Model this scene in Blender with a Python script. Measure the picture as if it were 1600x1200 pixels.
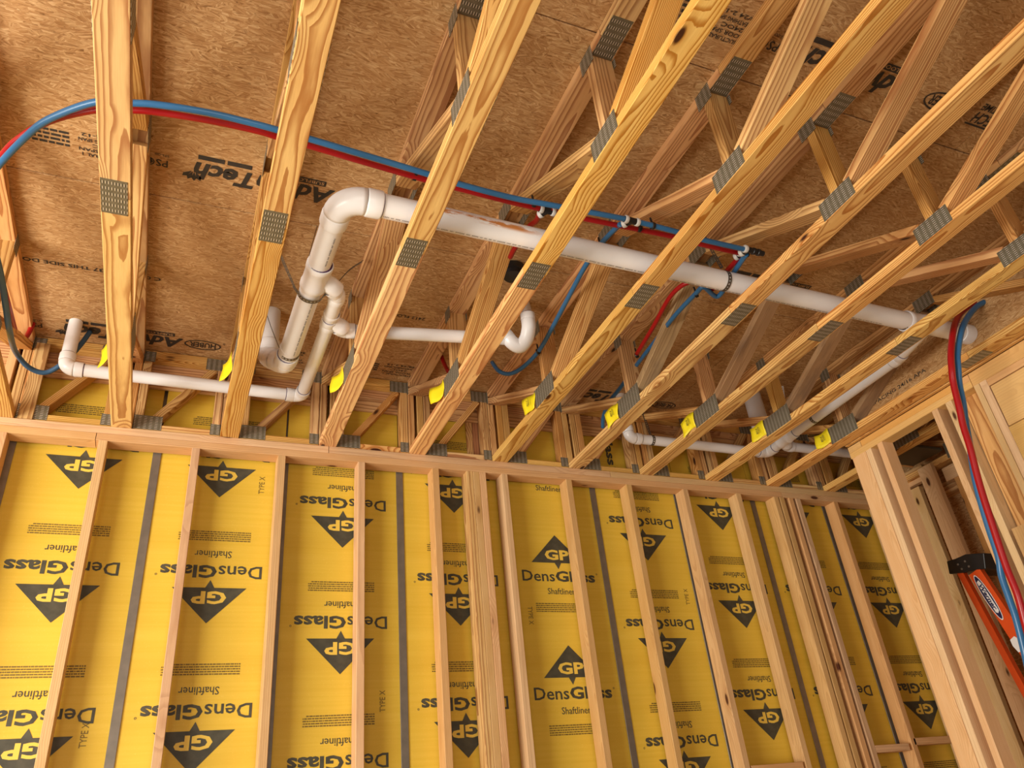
import bpy, bmesh, math, random
from mathutils import Vector, Matrix
random.seed(7)
scene = bpy.context.scene
for o in list(bpy.data.objects): bpy.data.objects.remove(o)
COL = scene.collection

# ------------------------------------------------------------------ camera, world, light, exposure
def rodrigues(w):
    th = math.sqrt(sum(c*c for c in w)); k = [c/th for c in w]
    K = Matrix(((0,-k[2],k[1]),(k[2],0,-k[0]),(-k[1],k[0],0)))
    return Matrix.Identity(3) + math.sin(th)*K + (1-math.cos(th))*(K@K)
CR = rodrigues((1.00166, -0.28412, 0.30577)); CC = Vector((0.315, -3.694, -1.887)); CF = 1217.7
cam = bpy.data.cameras.new('camera'); camo = bpy.data.objects.new('camera', cam); COL.objects.link(camo)
cam.sensor_fit = 'HORIZONTAL'; cam.sensor_width = 36.0; cam.lens = CF*36.0/1600; cam.clip_start = .02; cam.clip_end = 200
camo.matrix_world = Matrix.Translation(CC) @ Matrix((CR[0], -CR[1], -CR[2])).transposed().to_4x4()
scene.camera = camo
scene.view_settings.view_transform = 'Standard'; scene.view_settings.look = 'None'
scene.view_settings.gamma = 1; scene.view_settings.use_curve_mapping = False
scene.view_settings.exposure = -0.03

world = bpy.data.worlds.new('daylight'); scene.world = world; world.use_nodes = True
bg = world.node_tree.nodes['Background']; bg.inputs[0].default_value = (1.0, .93, .84, 1); bg.inputs[1].default_value = .17

def area(name, loc, target, sx, sy, power, col):
    l = bpy.data.lights.new(name, 'AREA'); l.shape = 'RECTANGLE'; l.size = sx; l.size_y = sy; l.energy = power; l.color = col
    o = bpy.data.objects.new(name, l); COL.objects.link(o); o.location = loc
    o.rotation_euler = (Vector(target)-Vector(loc)).to_track_quat('-Z','Y').to_euler(); return o
# daylight of the open garage door behind and left of the viewer
area('doorway_daylight', (-3.7,-2.9,-1.95), (2.2,-1.1,-.6), 3.0, 2.1, 415, (1.0,.94,.84))
area('rear_doorway_daylight', (-.5,-7.6,-1.9), (1.2,-.6,-.3), 3.6, 2.1, 95, (1.0,.93,.82))

def at(px, py, ax, val):
    "a point of the place: the spot where a sight line of the survey meets the plane axis=val"
    d = CR.transposed() @ Vector(((px-800)/CF, (py-600)/CF, 1.0))
    t = (val-CC[ax])/d[ax]; return CC + t*d

# ------------------------------------------------------------------ node helpers
class NT:
    def __init__(s, name):
        s.m = bpy.data.materials.new(name); s.m.use_nodes = True; s.t = s.m.node_tree; s.n = s.t.nodes
        s.b = s.n['Principled BSDF']
    def add(s, typ, **kw):
        n = s.n.new(typ)
        for k, v in kw.items():
            if k == 'ins':
                for i, val in v.items(): s.put(n.inputs[i], val)
            else: setattr(n, k, v)
        return n
    def put(s, sock, val):
        if hasattr(val, 'is_output'): s.t.links.new(val, sock)
        else: sock.default_value = val
    def math(s, op, a, b=0.0, c=0.0, clamp=False):
        n = s.add('ShaderNodeMath', operation=op, use_clamp=clamp); s.put(n.inputs[0], a); s.put(n.inputs[1], b)
        if op in ('MULTIPLY_ADD','COMPARE','SMOOTH_MIN'): s.put(n.inputs[2], c)
        return n.outputs[0]
    def vmath(s, op, a, b):
        n = s.add('ShaderNodeVectorMath', operation=op); s.put(n.inputs[0], a); s.put(n.inputs[1], b); return n.outputs[0]
    def comb(s, x, y, z):
        n = s.add('ShaderNodeCombineXYZ'); s.put(n.inputs[0], x); s.put(n.inputs[1], y); s.put(n.inputs[2], z); return n.outputs[0]
    def sep(s, v):
        n = s.add('ShaderNodeSeparateXYZ'); s.put(n.inputs[0], v); return n.outputs
    def noise(s, v, scale, detail=3, rough=.5, dist=0):
        n = s.add('ShaderNodeTexNoise'); s.put(n.inputs['Vector'], v); n.inputs['Scale'].default_value = scale
        n.inputs['Detail'].default_value = detail; n.inputs['Roughness'].default_value = rough; n.inputs['Distortion'].default_value = dist
        return n.outputs
    def vor(s, v, scale, feat='F1', rnd=1.0):
        n = s.add('ShaderNodeTexVoronoi', feature=feat); s.put(n.inputs['Vector'], v); n.inputs['Scale'].default_value = scale
        n.inputs['Randomness'].default_value = rnd; return n.outputs
    def ramp(s, f, stops, interp='LINEAR'):
        n = s.add('ShaderNodeValToRGB'); s.put(n.inputs[0], f); r = n.color_ramp; r.interpolation = interp
        while len(r.elements) > 1: r.elements.remove(r.elements[0])
        r.elements[0].position = stops[0][0]; r.elements[0].color = (*stops[0][1], 1)
        for p, c in stops[1:]:
            e = r.elements.new(p); e.color = (*c, 1)
        return n.outputs[0]
    def rampf(s, f, stops): return s.ramp(f, [(p,(v,v,v)) for p, v in stops])
    def mix(s, f, a, b, blend='MIX'):
        n = s.add('ShaderNodeMix', data_type='RGBA', blend_type=blend); s.put(n.inputs[0], f)
        s.put(n.inputs[6], a if hasattr(a,'is_output') else (*a,1)); s.put(n.inputs[7], b if hasattr(b,'is_output') else (*b,1)); return n.outputs[2]
    def bump(s, h, strength, dist):
        n = s.add('ShaderNodeBump'); n.inputs['Strength'].default_value = strength; n.inputs['Distance'].default_value = dist
        s.put(n.inputs['Height'], h); s.t.links.new(n.outputs[0], s.b.inputs['Normal'])
    def col(s, c): s.put(s.b.inputs['Base Color'], c if hasattr(c,'is_output') else (*c,1))
    def rough(s, r): s.put(s.b.inputs['Roughness'], r)

def plain(name, c, r=.5, metal=0, var=0.0):
    t = NT(name); t.rough(r); t.b.inputs['Metallic'].default_value = metal
    if var:
        co = t.add('ShaderNodeTexCoord').outputs['Object']
        n = t.noise(co, 18, 4)[0]
        t.col(t.mix(t.rampf(n, [(.3,0),(.7,1)]), tuple(x*(1-var) for x in c), tuple(min(1,x*(1+var)) for x in c)))
    else: t.col(c)
    return t.m

def wood(name, light, mid, late, knot, contrast=1.0, ringf=150, knotgate=.55, stain=0.0):
    t = NT(name); co = t.add('ShaderNodeTexCoord').outputs['Object']; rnd = t.add('ShaderNodeObjectInfo').outputs['Random']
    x, y, z = t.sep(co)
    off = t.comb(t.math('MULTIPLY', rnd, 57.3), t.math('MULTIPLY', rnd, 23.1), t.math('MULTIPLY', rnd, 91.7))
    P = t.vmath('ADD', co, off)
    r2 = t.math('FRACT', t.math('MULTIPLY', rnd, 13.71)); r3 = t.math('FRACT', t.math('MULTIPLY', rnd, 47.13)); r4 = t.math('FRACT', t.math('MULTIPLY', rnd, 7.77))
    nl = t.noise(t.vmath('MULTIPLY', P, (1.1, 5, 5)), 1.0, 2, .5)[0]
    nm = t.noise(t.vmath('MULTIPLY', P, (4.0, 22, 22)), 1.0, 3, .55)[0]
    # knots: long cells along the board
    kv = t.add('ShaderNodeTexVoronoi', feature='F1'); t.put(kv.inputs['Vector'], t.vmath('MULTIPLY', P, (3.2, 8.5, 8.5))); kv.inputs['Scale'].default_value = 1
    kd = kv.outputs['Distance']; kc = t.sep(kv.outputs['Color'])[0]
    gate = t.math('GREATER_THAN', kc, knotgate)
    kin = t.math('MULTIPLY', gate, t.rampf(kd, [(.0,1),(.075,1),(.12,0)]))
    kwarp = t.math('MULTIPLY', gate, t.rampf(kd, [(.0,1),(.12,.75),(.45,0)]))
    yy = t.math('ADD', t.math('ADD', y, t.math('MULTIPLY_ADD', r2, .09, -.045)), t.math('MULTIPLY_ADD', nl, .05, -.025))
    zz = t.math('ADD', t.math('ADD', z, t.math('MULTIPLY_ADD', r3, .05, .012)), t.math('MULTIPLY', x, t.math('MULTIPLY_ADD', r4, .03, -.015)))
    zz = t.math('ADD', zz, t.math('MULTIPLY_ADD', nl, .06, -.03))
    rad = t.math('SQRT', t.math('ADD', t.math('MULTIPLY', yy, yy), t.math('MULTIPLY', zz, zz)))
    tt = t.math('MULTIPLY', rad, t.math('MULTIPLY_ADD', r2, ringf*.75, ringf*.55))
    tt = t.math('ADD', tt, t.math('MULTIPLY', nm, .9)); tt = t.math('ADD', tt, t.math('MULTIPLY', kwarp, 4.0))
    ring = t.rampf(t.math('FRACT', tt), [(0,0),(.45,.10),(.72,.75),(.88,1),(.97,.9),(1,0)])
    fine = t.noise(t.vmath('MULTIPLY', P, (9, 260, 260)), 1.0, 3, .6)[0]
    base = t.mix(t.rampf(nm, [(.3,0),(.7,1)]), light, mid)
    c = t.mix(t.math('MULTIPLY', ring, contrast), base, late)
    c = t.mix(t.math('MULTIPLY', t.rampf(fine, [(.35,0),(.75,1)]), .22), c, late)
    c = t.mix(t.math('MULTIPLY', t.rampf(kwarp, [(.3,0),(.9,1)]), .55), c, late)
    c = t.mix(kin, c, knot)
    if stain:
        sn = t.noise(t.vmath('MULTIPLY', P, (3, 9, 9)), 1.0, 4, .6)[0]
        c = t.mix(t.math('MULTIPLY', t.rampf(sn, [(.52,0),(.7,1)]), stain), c, (.13,.085,.06))
    hs = t.add('ShaderNodeHueSaturation'); t.put(hs.inputs['Color'], c)
    t.put(hs.inputs['Value'], t.math('MULTIPLY_ADD', r4, .24, .88)); t.put(hs.inputs['Saturation'], t.math('MULTIPLY_ADD', r2, .16, .9))
    t.put(hs.inputs['Hue'], t.math('MULTIPLY_ADD', r3, .016, .492))
    t.col(hs.outputs[0]); t.rough(.62); t.b.inputs['Specular IOR Level'].default_value = .25
    t.bump(t.math('ADD', ring, fine), .25, .0006)
    return t.m

M = {}
M['pine'] = wood('yellow_pine', (.88,.57,.20), (.80,.46,.14), (.42,.15,.025), (.06,.018,.007), .92, 120, .50)
M['spruce'] = wood('stud_spruce', (.76,.48,.23), (.68,.40,.17), (.46,.22,.08), (.09,.03,.012), .42, 170, .40)
M['web'] = wood('web_pine', (.80,.49,.19), (.70,.385,.125), (.35,.125,.026), (.05,.017,.007), .85, 115, .5)
M['barky'] = wood('weathered_pine', (.56,.36,.17), (.44,.27,.12), (.26,.14,.06), (.04,.017,.008), .6, 140, .4, .55)
M['pale'] = wood('pale_spruce', (.86,.60,.33), (.80,.52,.26), (.60,.33,.13), (.10,.035,.013), .38, 160, .42)
M['reddish'] = wood('reddish_pine', (.50,.22,.08), (.42,.17,.06), (.25,.085,.025), (.05,.017,.007), .7, 120, .6)
M['header'] = wood('header_pine', (.78,.47,.17), (.73,.42,.14), (.58,.28,.085), (.12,.04,.012), .35, 120, .6)

def osb_mat():
    t = NT('strand_board'); co = t.add('ShaderNodeTexCoord').outputs['Object']
    warp = t.vmath('ADD', co, t.vmath('MULTIPLY', t.noise(co, 16, 3, .6)[1], (.035,.035,0)))
    outs = []
    for k, (sc, sx, sy, spread) in enumerate(((9, 1, 2.6, .9), (19, 1, 2.6, 1.6), (34, 1, 2.4, 2.6))):
        vo = t.add('ShaderNodeTexVoronoi', feature='F1'); t.put(vo.inputs['Vector'], t.vmath('MULTIPLY', t.vmath('ADD', warp, (k*2.7,k*1.9,0)), (sc*sx, sc*sy, 1))); vo.inputs['Scale'].default_value = 1
        cr = t.sep(vo.outputs['Color'])
        a = t.math('SUBTRACT', cr[0], .5); a3 = t.math('MULTIPLY', t.math('MULTIPLY', a, t.math('ABSOLUTE', a)), 2*spread)
        vr = t.add('ShaderNodeVectorRotate', rotation_type='Z_AXIS'); t.put(vr.inputs['Vector'], t.vmath('ADD', co, (k*.7,k*.3,0))); t.put(vr.inputs['Angle'], a3)
        f = t.noise(t.vmath('MULTIPLY', vr.outputs[0], (9, 110, 1)), 1, 6, .68)[0]
        outs.append((f, cr[1], cr[2]))
    def fm(f, a, b):
        mx = t.add('ShaderNodeMix'); t.put(mx.inputs[0], f); t.put(mx.inputs[2], a); t.put(mx.inputs[3], b); return mx.outputs[0]
    fib, val, _ = outs[0]
    for k in (1, 2):
        m = t.math('GREATER_THAN', outs[k][2], (.45,.6)[k-1]); fib = fm(m, fib, outs[k][0]); val = fm(m, val, outs[k][1])
    c = t.ramp(fib, [(.30,(.15,.062,.02)),(.41,(.40,.21,.082)),(.52,(.57,.34,.15)),(.66,(.78,.56,.30))])
    c = t.mix(t.math('MULTIPLY', t.rampf(val, [(.0,1),(.25,.4),(.5,0)]), .30), c, (.38,.185,.06))
    c = t.mix(t.math('MULTIPLY', t.rampf(val, [(.82,0),(1,1)]), .22), c, (.80,.57,.30))
    big = t.noise(co, 1.7, 3)[0]
    c = t.mix(t.math('MULTIPLY', t.rampf(big, [(.4,0),(.7,1)]), .30), c, (.42,.20,.06))
    sp = t.noise(t.vmath('MULTIPLY', warp, (34, 110, 1)), 1, 5, .7)[0]
    c = t.mix(t.math('MULTIPLY', t.rampf(sp, [(.60,0),(.68,1)]), .75), c, (.15,.065,.02))
    t.col(c); t.rough(.7); t.b.inputs['Specular IOR Level'].default_value = .2
    t.bump(t.math('ADD', t.math('MULTIPLY', val, .5), fib), .35, .0012)
    return t.m
M['osb'] = osb_mat()

def yellow_mat():
    t = NT('yellow_glass_mat'); co = t.add('ShaderNodeTexCoord').outputs['Object']
    n = t.noise(t.vmath('MULTIPLY', co, (60, 1, 9)), 1, 4, .6)[0]; n2 = t.noise(co, 140, 3)[0]; n3 = t.noise(t.vmath('MULTIPLY', co, (7, 1, 1.2)), 1, 3)[0]
    c = t.mix(t.rampf(n, [(.3,0),(.75,1)]), (.73,.485,.045), (.79,.54,.07))
    c = t.mix(t.math('MULTIPLY', t.rampf(n3, [(.4,0),(.75,1)]), .4), c, (.64,.39,.03))
    c = t.mix(t.math('MULTIPLY', t.rampf(n2, [(.62,0),(.75,1)]), .25), c, (.9,.68,.2))
    t.col(c); t.rough(.5); t.b.inputs['Specular IOR Level'].default_value = .35; t.bump(n2, .15, .0005); return t.m
M['yellow'] = yellow_mat()

def plate_mat():
    "galvanised connector plate: rows of punched tooth slots"
    t = NT('punched_steel'); co = t.add('ShaderNodeTexCoord').outputs['Object']; x, y, z = t.sep(co)
    u = t.math('DIVIDE', x, .0250); row = t.math('FLOOR', u); fu = t.math('FRACT', u)
    v = t.math('DIVIDE', y, .0088); fv = t.math('FRACT', v)
    inu = t.math('MULTIPLY', t.math('GREATER_THAN', fu, .26), t.math('LESS_THAN', fu, .76))
    slot = t.math('MULTIPLY', inu, t.math('LESS_THAN', t.math('ABSOLUTE', t.math('SUBTRACT', fv, .72)), .12))
    lip_glint = t.math('MULTIPLY', inu, t.math('LESS_THAN', t.math('ABSOLUTE', t.math('SUBTRACT', fv, .36)), .20))
    n = t.noise(co, 60, 4)[0]
    c = t.mix(t.rampf(n, [(.3,0),(.7,1)]), (.17,.15,.10), (.24,.215,.15))
    c = t.mix(slot, c, (.035,.028,.02)); c = t.mix(lip_glint, c, (.60,.55,.45))  # bright tooth lips are reflections painted into the plate colour
    t.col(c); t.b.inputs['Metallic'].default_value = .55; t.rough(.5)
    t.bump(t.math('SUBTRACT', lip_glint, slot), .5, .001); return t.m
M['plate'] = plate_mat()
M['steel'] = plain('galvanised_steel', (.30,.28,.25), .42, .75, .15)
M['strap'] = plain('strap_steel', (.16,.145,.12), .45, .7, .2)
M['hstud'] = plain('channel_steel', (.23,.20,.165), .45, .55, .12)
M['ink'] = plain('black_ink', (.035,.030,.026), .6, 0, .25)
M['yink'] = plain('logo_ink', (.062,.058,.038), .55, 0, .35)
M['ygp'] = plain('logo_gap_yellow', (.80,.55,.08), .5)
M['grayink'] = plain('faded_ink', (.20,.13,.025), .6)
M['pipeink'] = plain('grey_ink', (.16,.15,.16), .6)
M['purple'] = plain('purple_primer', (.07,.025,.10), .5)
M['red'] = plain('red_tube', (.38,.006,.010), .3); M['blue'] = plain('blue_tube', (.035,.16,.36), .3)
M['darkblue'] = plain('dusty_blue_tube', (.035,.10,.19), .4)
M['black'] = plain('black_plastic', (.012,.012,.013), .4); M['collar'] = plain('white_collar', (.72,.72,.70), .35)
M['orange'] = plain('orange_fibreglass', (.72,.085,.012), .38, 0, .06); M['white'] = plain('white_print', (.8,.8,.78), .5)
M['navy'] = plain('navy_print', (.015,.015,.07), .4)
M['tag'] = plain('yellow_tag', (.86,.69,.012), .5); M['dark'] = plain('dark_sheet', (.075,.055,.03), .6)
M['concrete'] = plain('concrete', (.42,.38,.32), .8, 0, .1)
def pvc_mat():
    t = NT('white_pvc'); co = t.add('ShaderNodeTexCoord').outputs['Object']
    n = t.noise(co, 5, 4)[0]; n2 = t.noise(t.vmath('MULTIPLY', co, (1,1,1)), 13, 5, .65)[0]
    c = t.mix(t.rampf(n, [(.35,0),(.7,1)]), (.92,.92,.93), (.87,.85,.85))
    c = t.mix(t.math('MULTIPLY', t.rampf(n2, [(.66,0),(.73,1)]), .35), c, (.62,.40,.25))
    t.col(c); t.rough(.28); return t.m
M['pvc'] = pvc_mat()
def pvc_stained():
    t = NT('pvc_glue_stained'); co = t.add('ShaderNodeTexCoord').outputs['Object']
    n = t.noise(co, 5, 4)[0]; n2 = t.noise(t.vmath('MULTIPLY', co, (9,30,30)), 1, 5, .65)[0]
    x, y, z = t.sep(co)
    band = t.math('MULTIPLY', t.math('MULTIPLY', t.rampf(t.math('ABSOLUTE', t.math('SUBTRACT', x, 1.22)), [(.0,1),(.16,1),(.26,0)]), t.rampf(t.math('ABSOLUTE', t.math('SUBTRACT', z, .128)), [(0,1),(.007,1),(.017,0)])), t.math('LESS_THAN', y, -1.66))
    c = t.mix(t.rampf(n, [(.35,0),(.7,1)]), (.92,.92,.93), (.87,.85,.85))
    c = t.mix(t.math('MULTIPLY', band, t.rampf(n2, [(.44,0),(.52,1)])), c, (.62,.25,.07))
    t.col(c); t.rough(.28); return t.m
M['pvcs'] = pvc_stained()

# ------------------------------------------------------------------ object helpers
def wm(o): return (wm(o.parent) if o.parent else Matrix.Identity(4)) @ o.matrix_basis
def link(name, me, mat, parent=None, world=None):
    o = bpy.data.objects.new(name, me); COL.objects.link(o)
    if mat is not None and len(me.materials) == 0: me.materials.append(mat)
    if parent is not None:
        o.parent = parent; pw = wm(parent)
        o.matrix_basis = pw.inverted() @ (world if world is not None else Matrix.Identity(4))
    elif world is not None: o.matrix_basis = world
    return o
ROOTS = []
def root(name, loc, label=None, cat=None, group=None, kind=None):
    o = bpy.data.objects.new(name, None); o.empty_display_size = .05; COL.objects.link(o); o.location = loc
    if label: o['label'] = label
    if cat: o['category'] = cat
    if group: o['group'] = group
    if kind: o['kind'] = kind
    ROOTS.append(o); return o
def tag(o, label=None, cat=None, group=None, kind=None):
    for k, v in (('label',label),('category',cat),('group',group),('kind',kind)):
        if v: o[k] = v
    return o
def frame(a, b, wdir):
    a = Vector(a); b = Vector(b); x = (b-a).normalized(); w = Vector(wdir); y = (w - w.dot(x)*x).normalized(); z = x.cross(y)
    m = Matrix((x, y, z)).transposed().to_4x4(); m.translation = (a+b)/2; return m, (b-a).length
MC = {}
def board_mesh(L, w, t, mat, bev=.0022, wob=0):
    key = (round(L,3), round(w,4), round(t,4), mat.name, wob)
    if key in MC: return MC[key]
    b = min(bev, t*.3)
    prof = [(-w/2+b,-t/2),(w/2-b,-t/2),(w/2,-t/2+b),(w/2,t/2-b),(w/2-b,t/2),(-w/2+b,t/2),(-w/2,t/2-b),(-w/2,-t/2+b)]
    vs = []; fs = []
    for x in (-L/2, L/2):
        for (y, z) in prof: vs.append((x, y, z))
    for i in range(8): j = (i+1) % 8; fs.append((i, j, 8+j, 8+i)[::-1])
    fs.append(tuple(range(8))); fs.append(tuple(range(15,7,-1)))
    me = bpy.data.meshes.new('board'); me.from_pydata(vs, [], fs); me.materials.append(mat); MC[key] = me; return me
def fixn(me):
    bm = bmesh.new(); bm.from_mesh(me); bmesh.ops.recalc_face_normals(bm, faces=bm.faces); bm.to_mesh(me); bm.free()
def board(name, a, b, wdir, w, t, mat, parent=None):
    m, L = frame(a, b, wdir); return link(name, board_mesh(L, w, t, mat), mat, parent, m)
def box(name, lo, hi, mat, parent=None, axis=0):
    lo = Vector(lo); hi = Vector(hi); c = (lo+hi)/2; d = hi-lo
    a = c.copy(); b = c.copy(); a[axis] = lo[axis]; b[axis] = hi[axis]
    oth = [i for i in range(3) if i != axis]; wi = max(oth, key=lambda i: d[i]); ti = min(oth, key=lambda i: d[i])
    if wi == ti: ti = [i for i in oth if i != wi][0]
    wd = [0,0,0]; wd[wi] = 1; return board(name, a, b, wd, d[wi], d[ti], mat, parent)
def raw(name, vs, fs, mat, parent=None, smooth=False, world=None):
    me = bpy.data.meshes.new(name); me.from_pydata([tuple(v) for v in vs], [], fs); fixn(me)
    if smooth:
        for p in me.polygons: p.use_smooth = True
    return link(name, me, mat, parent, world)

# sweeps -----------------------------------------------------------
def spline(pts, n=8):
    pts = [Vector(p) for p in pts]; out = []
    for i in range(len(pts)-1):
        p0 = pts[max(i-1,0)]; p1 = pts[i]; p2 = pts[i+1]; p3 = pts[min(i+2,len(pts)-1)]
        for k in range(n):
            t = k/n
            out.append(.5*((2*p1)+(p2-p0)*t+(2*p0-5*p1+4*p2-p3)*t*t+(3*p1-p0-3*p2+p3)*t*t*t))
    out.append(pts[-1]); return out
def frames(path):
    fr = []; up = None
    for i, p in enumerate(path):
        t = (path[min(i+1,len(path)-1)]-path[max(i-1,0)]).normalized()
        if up is None:
            up = Vector((0,0,1)) if abs(t.z) < .9 else Vector((0,1,0))
        u = (up-up.dot(t)*t).normalized(); v = t.cross(u); fr.append((p,t,u,v)); up = u
    return fr
def sweep_data(path, radii, seg=20, cap=True):
    fr = frames(path); vs = []; fs = []
    if not isinstance(radii, (list,tuple)): radii = [radii]*len(path)
    for (p,t,u,v), r in zip(fr, radii):
        for k in range(seg):
            a = 2*math.pi*k/seg; vs.append(p+u*(r*math.cos(a))+v*(r*math.sin(a)))
    for i in range(len(path)-1):
        for k in range(seg):
            k2 = (k+1)%seg; fs.append((i*seg+k, i*seg+k2, (i+1)*seg+k2, (i+1)*seg+k))
    if cap: fs.append(tuple(range(seg))[::-1]); fs.append(tuple((len(path)-1)*seg+k for k in range(seg)))
    return vs, fs
def sweep(name, path, radii, mat, parent=None, seg=20):
    vs, fs = sweep_data([Vector(p) for p in path], radii, seg); o = raw(name, vs, fs, mat, parent, True)
    me = o.data
    for p in me.polygons[-2:]: p.use_smooth = False
    return o
def tube(name, pts, r, mat, parent=None, n=8, seg=12): return sweep(name, spline(pts, n), r, mat, parent, seg)
def lathe(name, a, b, prof, mat, parent=None, seg=24):
    "prof: list of (distance along ab 0..1, radius)"
    a = Vector(a); b = Vector(b); pa = [a+(b-a)*s for s, r in prof]
    t = (b-a).normalized(); up = Vector((0,0,1)) if abs(t.z) < .9 else Vector((0,1,0)); u = (up-up.dot(t)*t).normalized(); v = t.cross(u)
    vs = []; fs = []
    for p, (s, r) in zip(pa, prof):
        for k in range(seg):
            q = 2*math.pi*k/seg; vs.append(p+u*(r*math.cos(q))+v*(r*math.sin(q)))
    for i in range(len(prof)-1):
        for k in range(seg): k2 = (k+1)%seg; fs.append((i*seg+k, i*seg+k2, (i+1)*seg+k2, (i+1)*seg+k))
    fs.append(tuple(range(seg))[::-1]); fs.append(tuple((len(prof)-1)*seg+k for k in range(seg)))
    o = raw(name, vs, fs, mat, parent, True)
    for p in o.data.polygons:
        if len(p.vertices) > 4: p.use_smooth = False
    es = o.data
    try: es.set_sharp_from_angle(angle=math.radians(40))
    except Exception: pass
    return o

# flat lettering -----------------------------------------------------
TC = {}
def text_data(s, bold=0.0, shear=0.0):
    key = (s, bold, shear)
    if key in TC: return TC[key]
    c = bpy.data.curves.new('t', 'FONT'); c.body = s; c.offset = bold; c.shear = shear; c.resolution_u = 2; c.fill_mode = 'FRONT' if hasattr(c,'fill_mode') else c.fill_mode
    o = bpy.data.objects.new('t', c); COL.objects.link(o); bpy.context.view_layer.update()
    me = bpy.data.meshes.new_from_object(o.evaluated_get(bpy.context.evaluated_depsgraph_get()))
    vs = [v.co.copy() for v in me.vertices]; fs = [tuple(p.vertices) for p in me.polygons]
    bpy.data.objects.remove(o); bpy.data.curves.remove(c); bpy.data.meshes.remove(me)
    TC[key] = (vs, fs); return TC[key]
class Flat:
    "collects flat marks in (u, v) metres, then places them on a plane"
    def __init__(s): s.v = []; s.f = []
    def text(s, txt, cx, cy, width=None, height=None, bold=0.0, shear=0.0):
        vs, fs = text_data(txt, bold, shear)
        x0 = min(v.x for v in vs); x1 = max(v.x for v in vs); y0 = min(v.y for v in vs); y1 = max(v.y for v in vs)
        sx = width/(x1-x0) if width else None; sy = height/(y1-y0) if height else None
        sx = sx or sy; sy = sy or sx; n = len(s.v)
        s.v += [(cx+(v.x-(x0+x1)/2)*sx, cy+(v.y-(y0+y1)/2)*sy) for v in vs]; s.f += [tuple(i+n for i in f) for f in fs]; return s
    def poly(s, pts):
        n = len(s.v); s.v += list(pts); s.f.append(tuple(range(n, n+len(pts)))); return s
    def rect(s, x0, y0, x1, y1): return s.poly([(x0,y0),(x1,y0),(x1,y1),(x0,y1)])
    def ring(s, cx, cy, rx, ry, w, n=32):
        k = len(s.v)
        for i in range(n):
            a = 2*math.pi*i/n; s.v.append((cx+rx*math.cos(a), cy+ry*math.sin(a)))
        for i in range(n):
            a = 2*math.pi*i/n; s.v.append((cx+(rx-w)*math.cos(a), cy+(ry-w)*math.sin(a)))
        for i in range(n): j = (i+1)%n; s.f.append((k+i, k+j, k+n+j, k+n+i))
        return s
    def lines(s, cx, cy, w, rows, pitch, h, rng):
        for r in range(rows):
            x = cx-w/2; y = cy+(rows-1)*pitch/2-r*pitch
            end = cx+w/2 - (rng.random()*.15*w if r == rows-1 else 0)
            while x < end:
                l = h*rng.uniform(.8,3.2); s.rect(x, y-h/2, min(x+l,end), y+h/2); x += l+h*.45
        return s
    def glyphs(s, L, h, rng):
        x = -L/2
        while x < L/2:
            for g in range(rng.randint(2,7)):
                w = h*rng.uniform(.35,.6); s.rect(x, -h/2*rng.uniform(.7,1), x+w, h/2*rng.uniform(.7,1)); x += w+h*.38
            x += h*1.1
        return s
    def mesh(s, name, mat):
        me = bpy.data.meshes.new(name); me.from_pydata([(x,y,0) for x,y in s.v], [], s.f); me.materials.append(mat); return me
def flat_place(name, me, mat, origin, right, up, parent):
    r = Vector(right).normalized(); u = Vector(up).normalized(); n = r.cross(u)
    m = Matrix((r,u,n)).transposed().to_4x4(); m.translation = Vector(origin); return link(name, me, mat, parent, m)

SP = .4877; H = .462; TH = .038; W2 = .089
KS = list(range(-1, 11))

# ------------------------------------------------------------------ SETTING: floor, ceiling
FZ = -3.05
fl = box('floor', (-7,-9,FZ-.15), (9,1.5,FZ), M['concrete']); fl['kind'] = 'structure'
ceil = root('ceiling', (0,0,H), kind='structure')
rows = [(.085,.6),(-1.13,.085),(-2.34,-1.13),(-3.56,-2.34),(-4.78,-3.56),(-6,-4.78)]
for i, (y0, y1) in enumerate(rows):
    xs = [-5.4+ (1.22 if i%2 else 0) + 2.44*j for j in range(6)]
    for x in xs:
        me = board_mesh(2.437, (y1-y0)-.004, .018, M['osb'], .0025)
        m = Matrix.Translation((x+1.22, (y0+y1)/2, H+.0095+ (i%2)*.0006)); link('subfloor_panel', me, M['osb'], ceil, m)
rng = random.Random(3)
def ceil_text(fl_, name, mat, x, y, stuff=False):
    o = flat_place(name, fl_.mesh(name, mat), mat, (x, y, H-.0009), (-1,0,0), (0,1,0), ceil)
    if stuff: o['kind'] = 'stuff'
    return o
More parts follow.
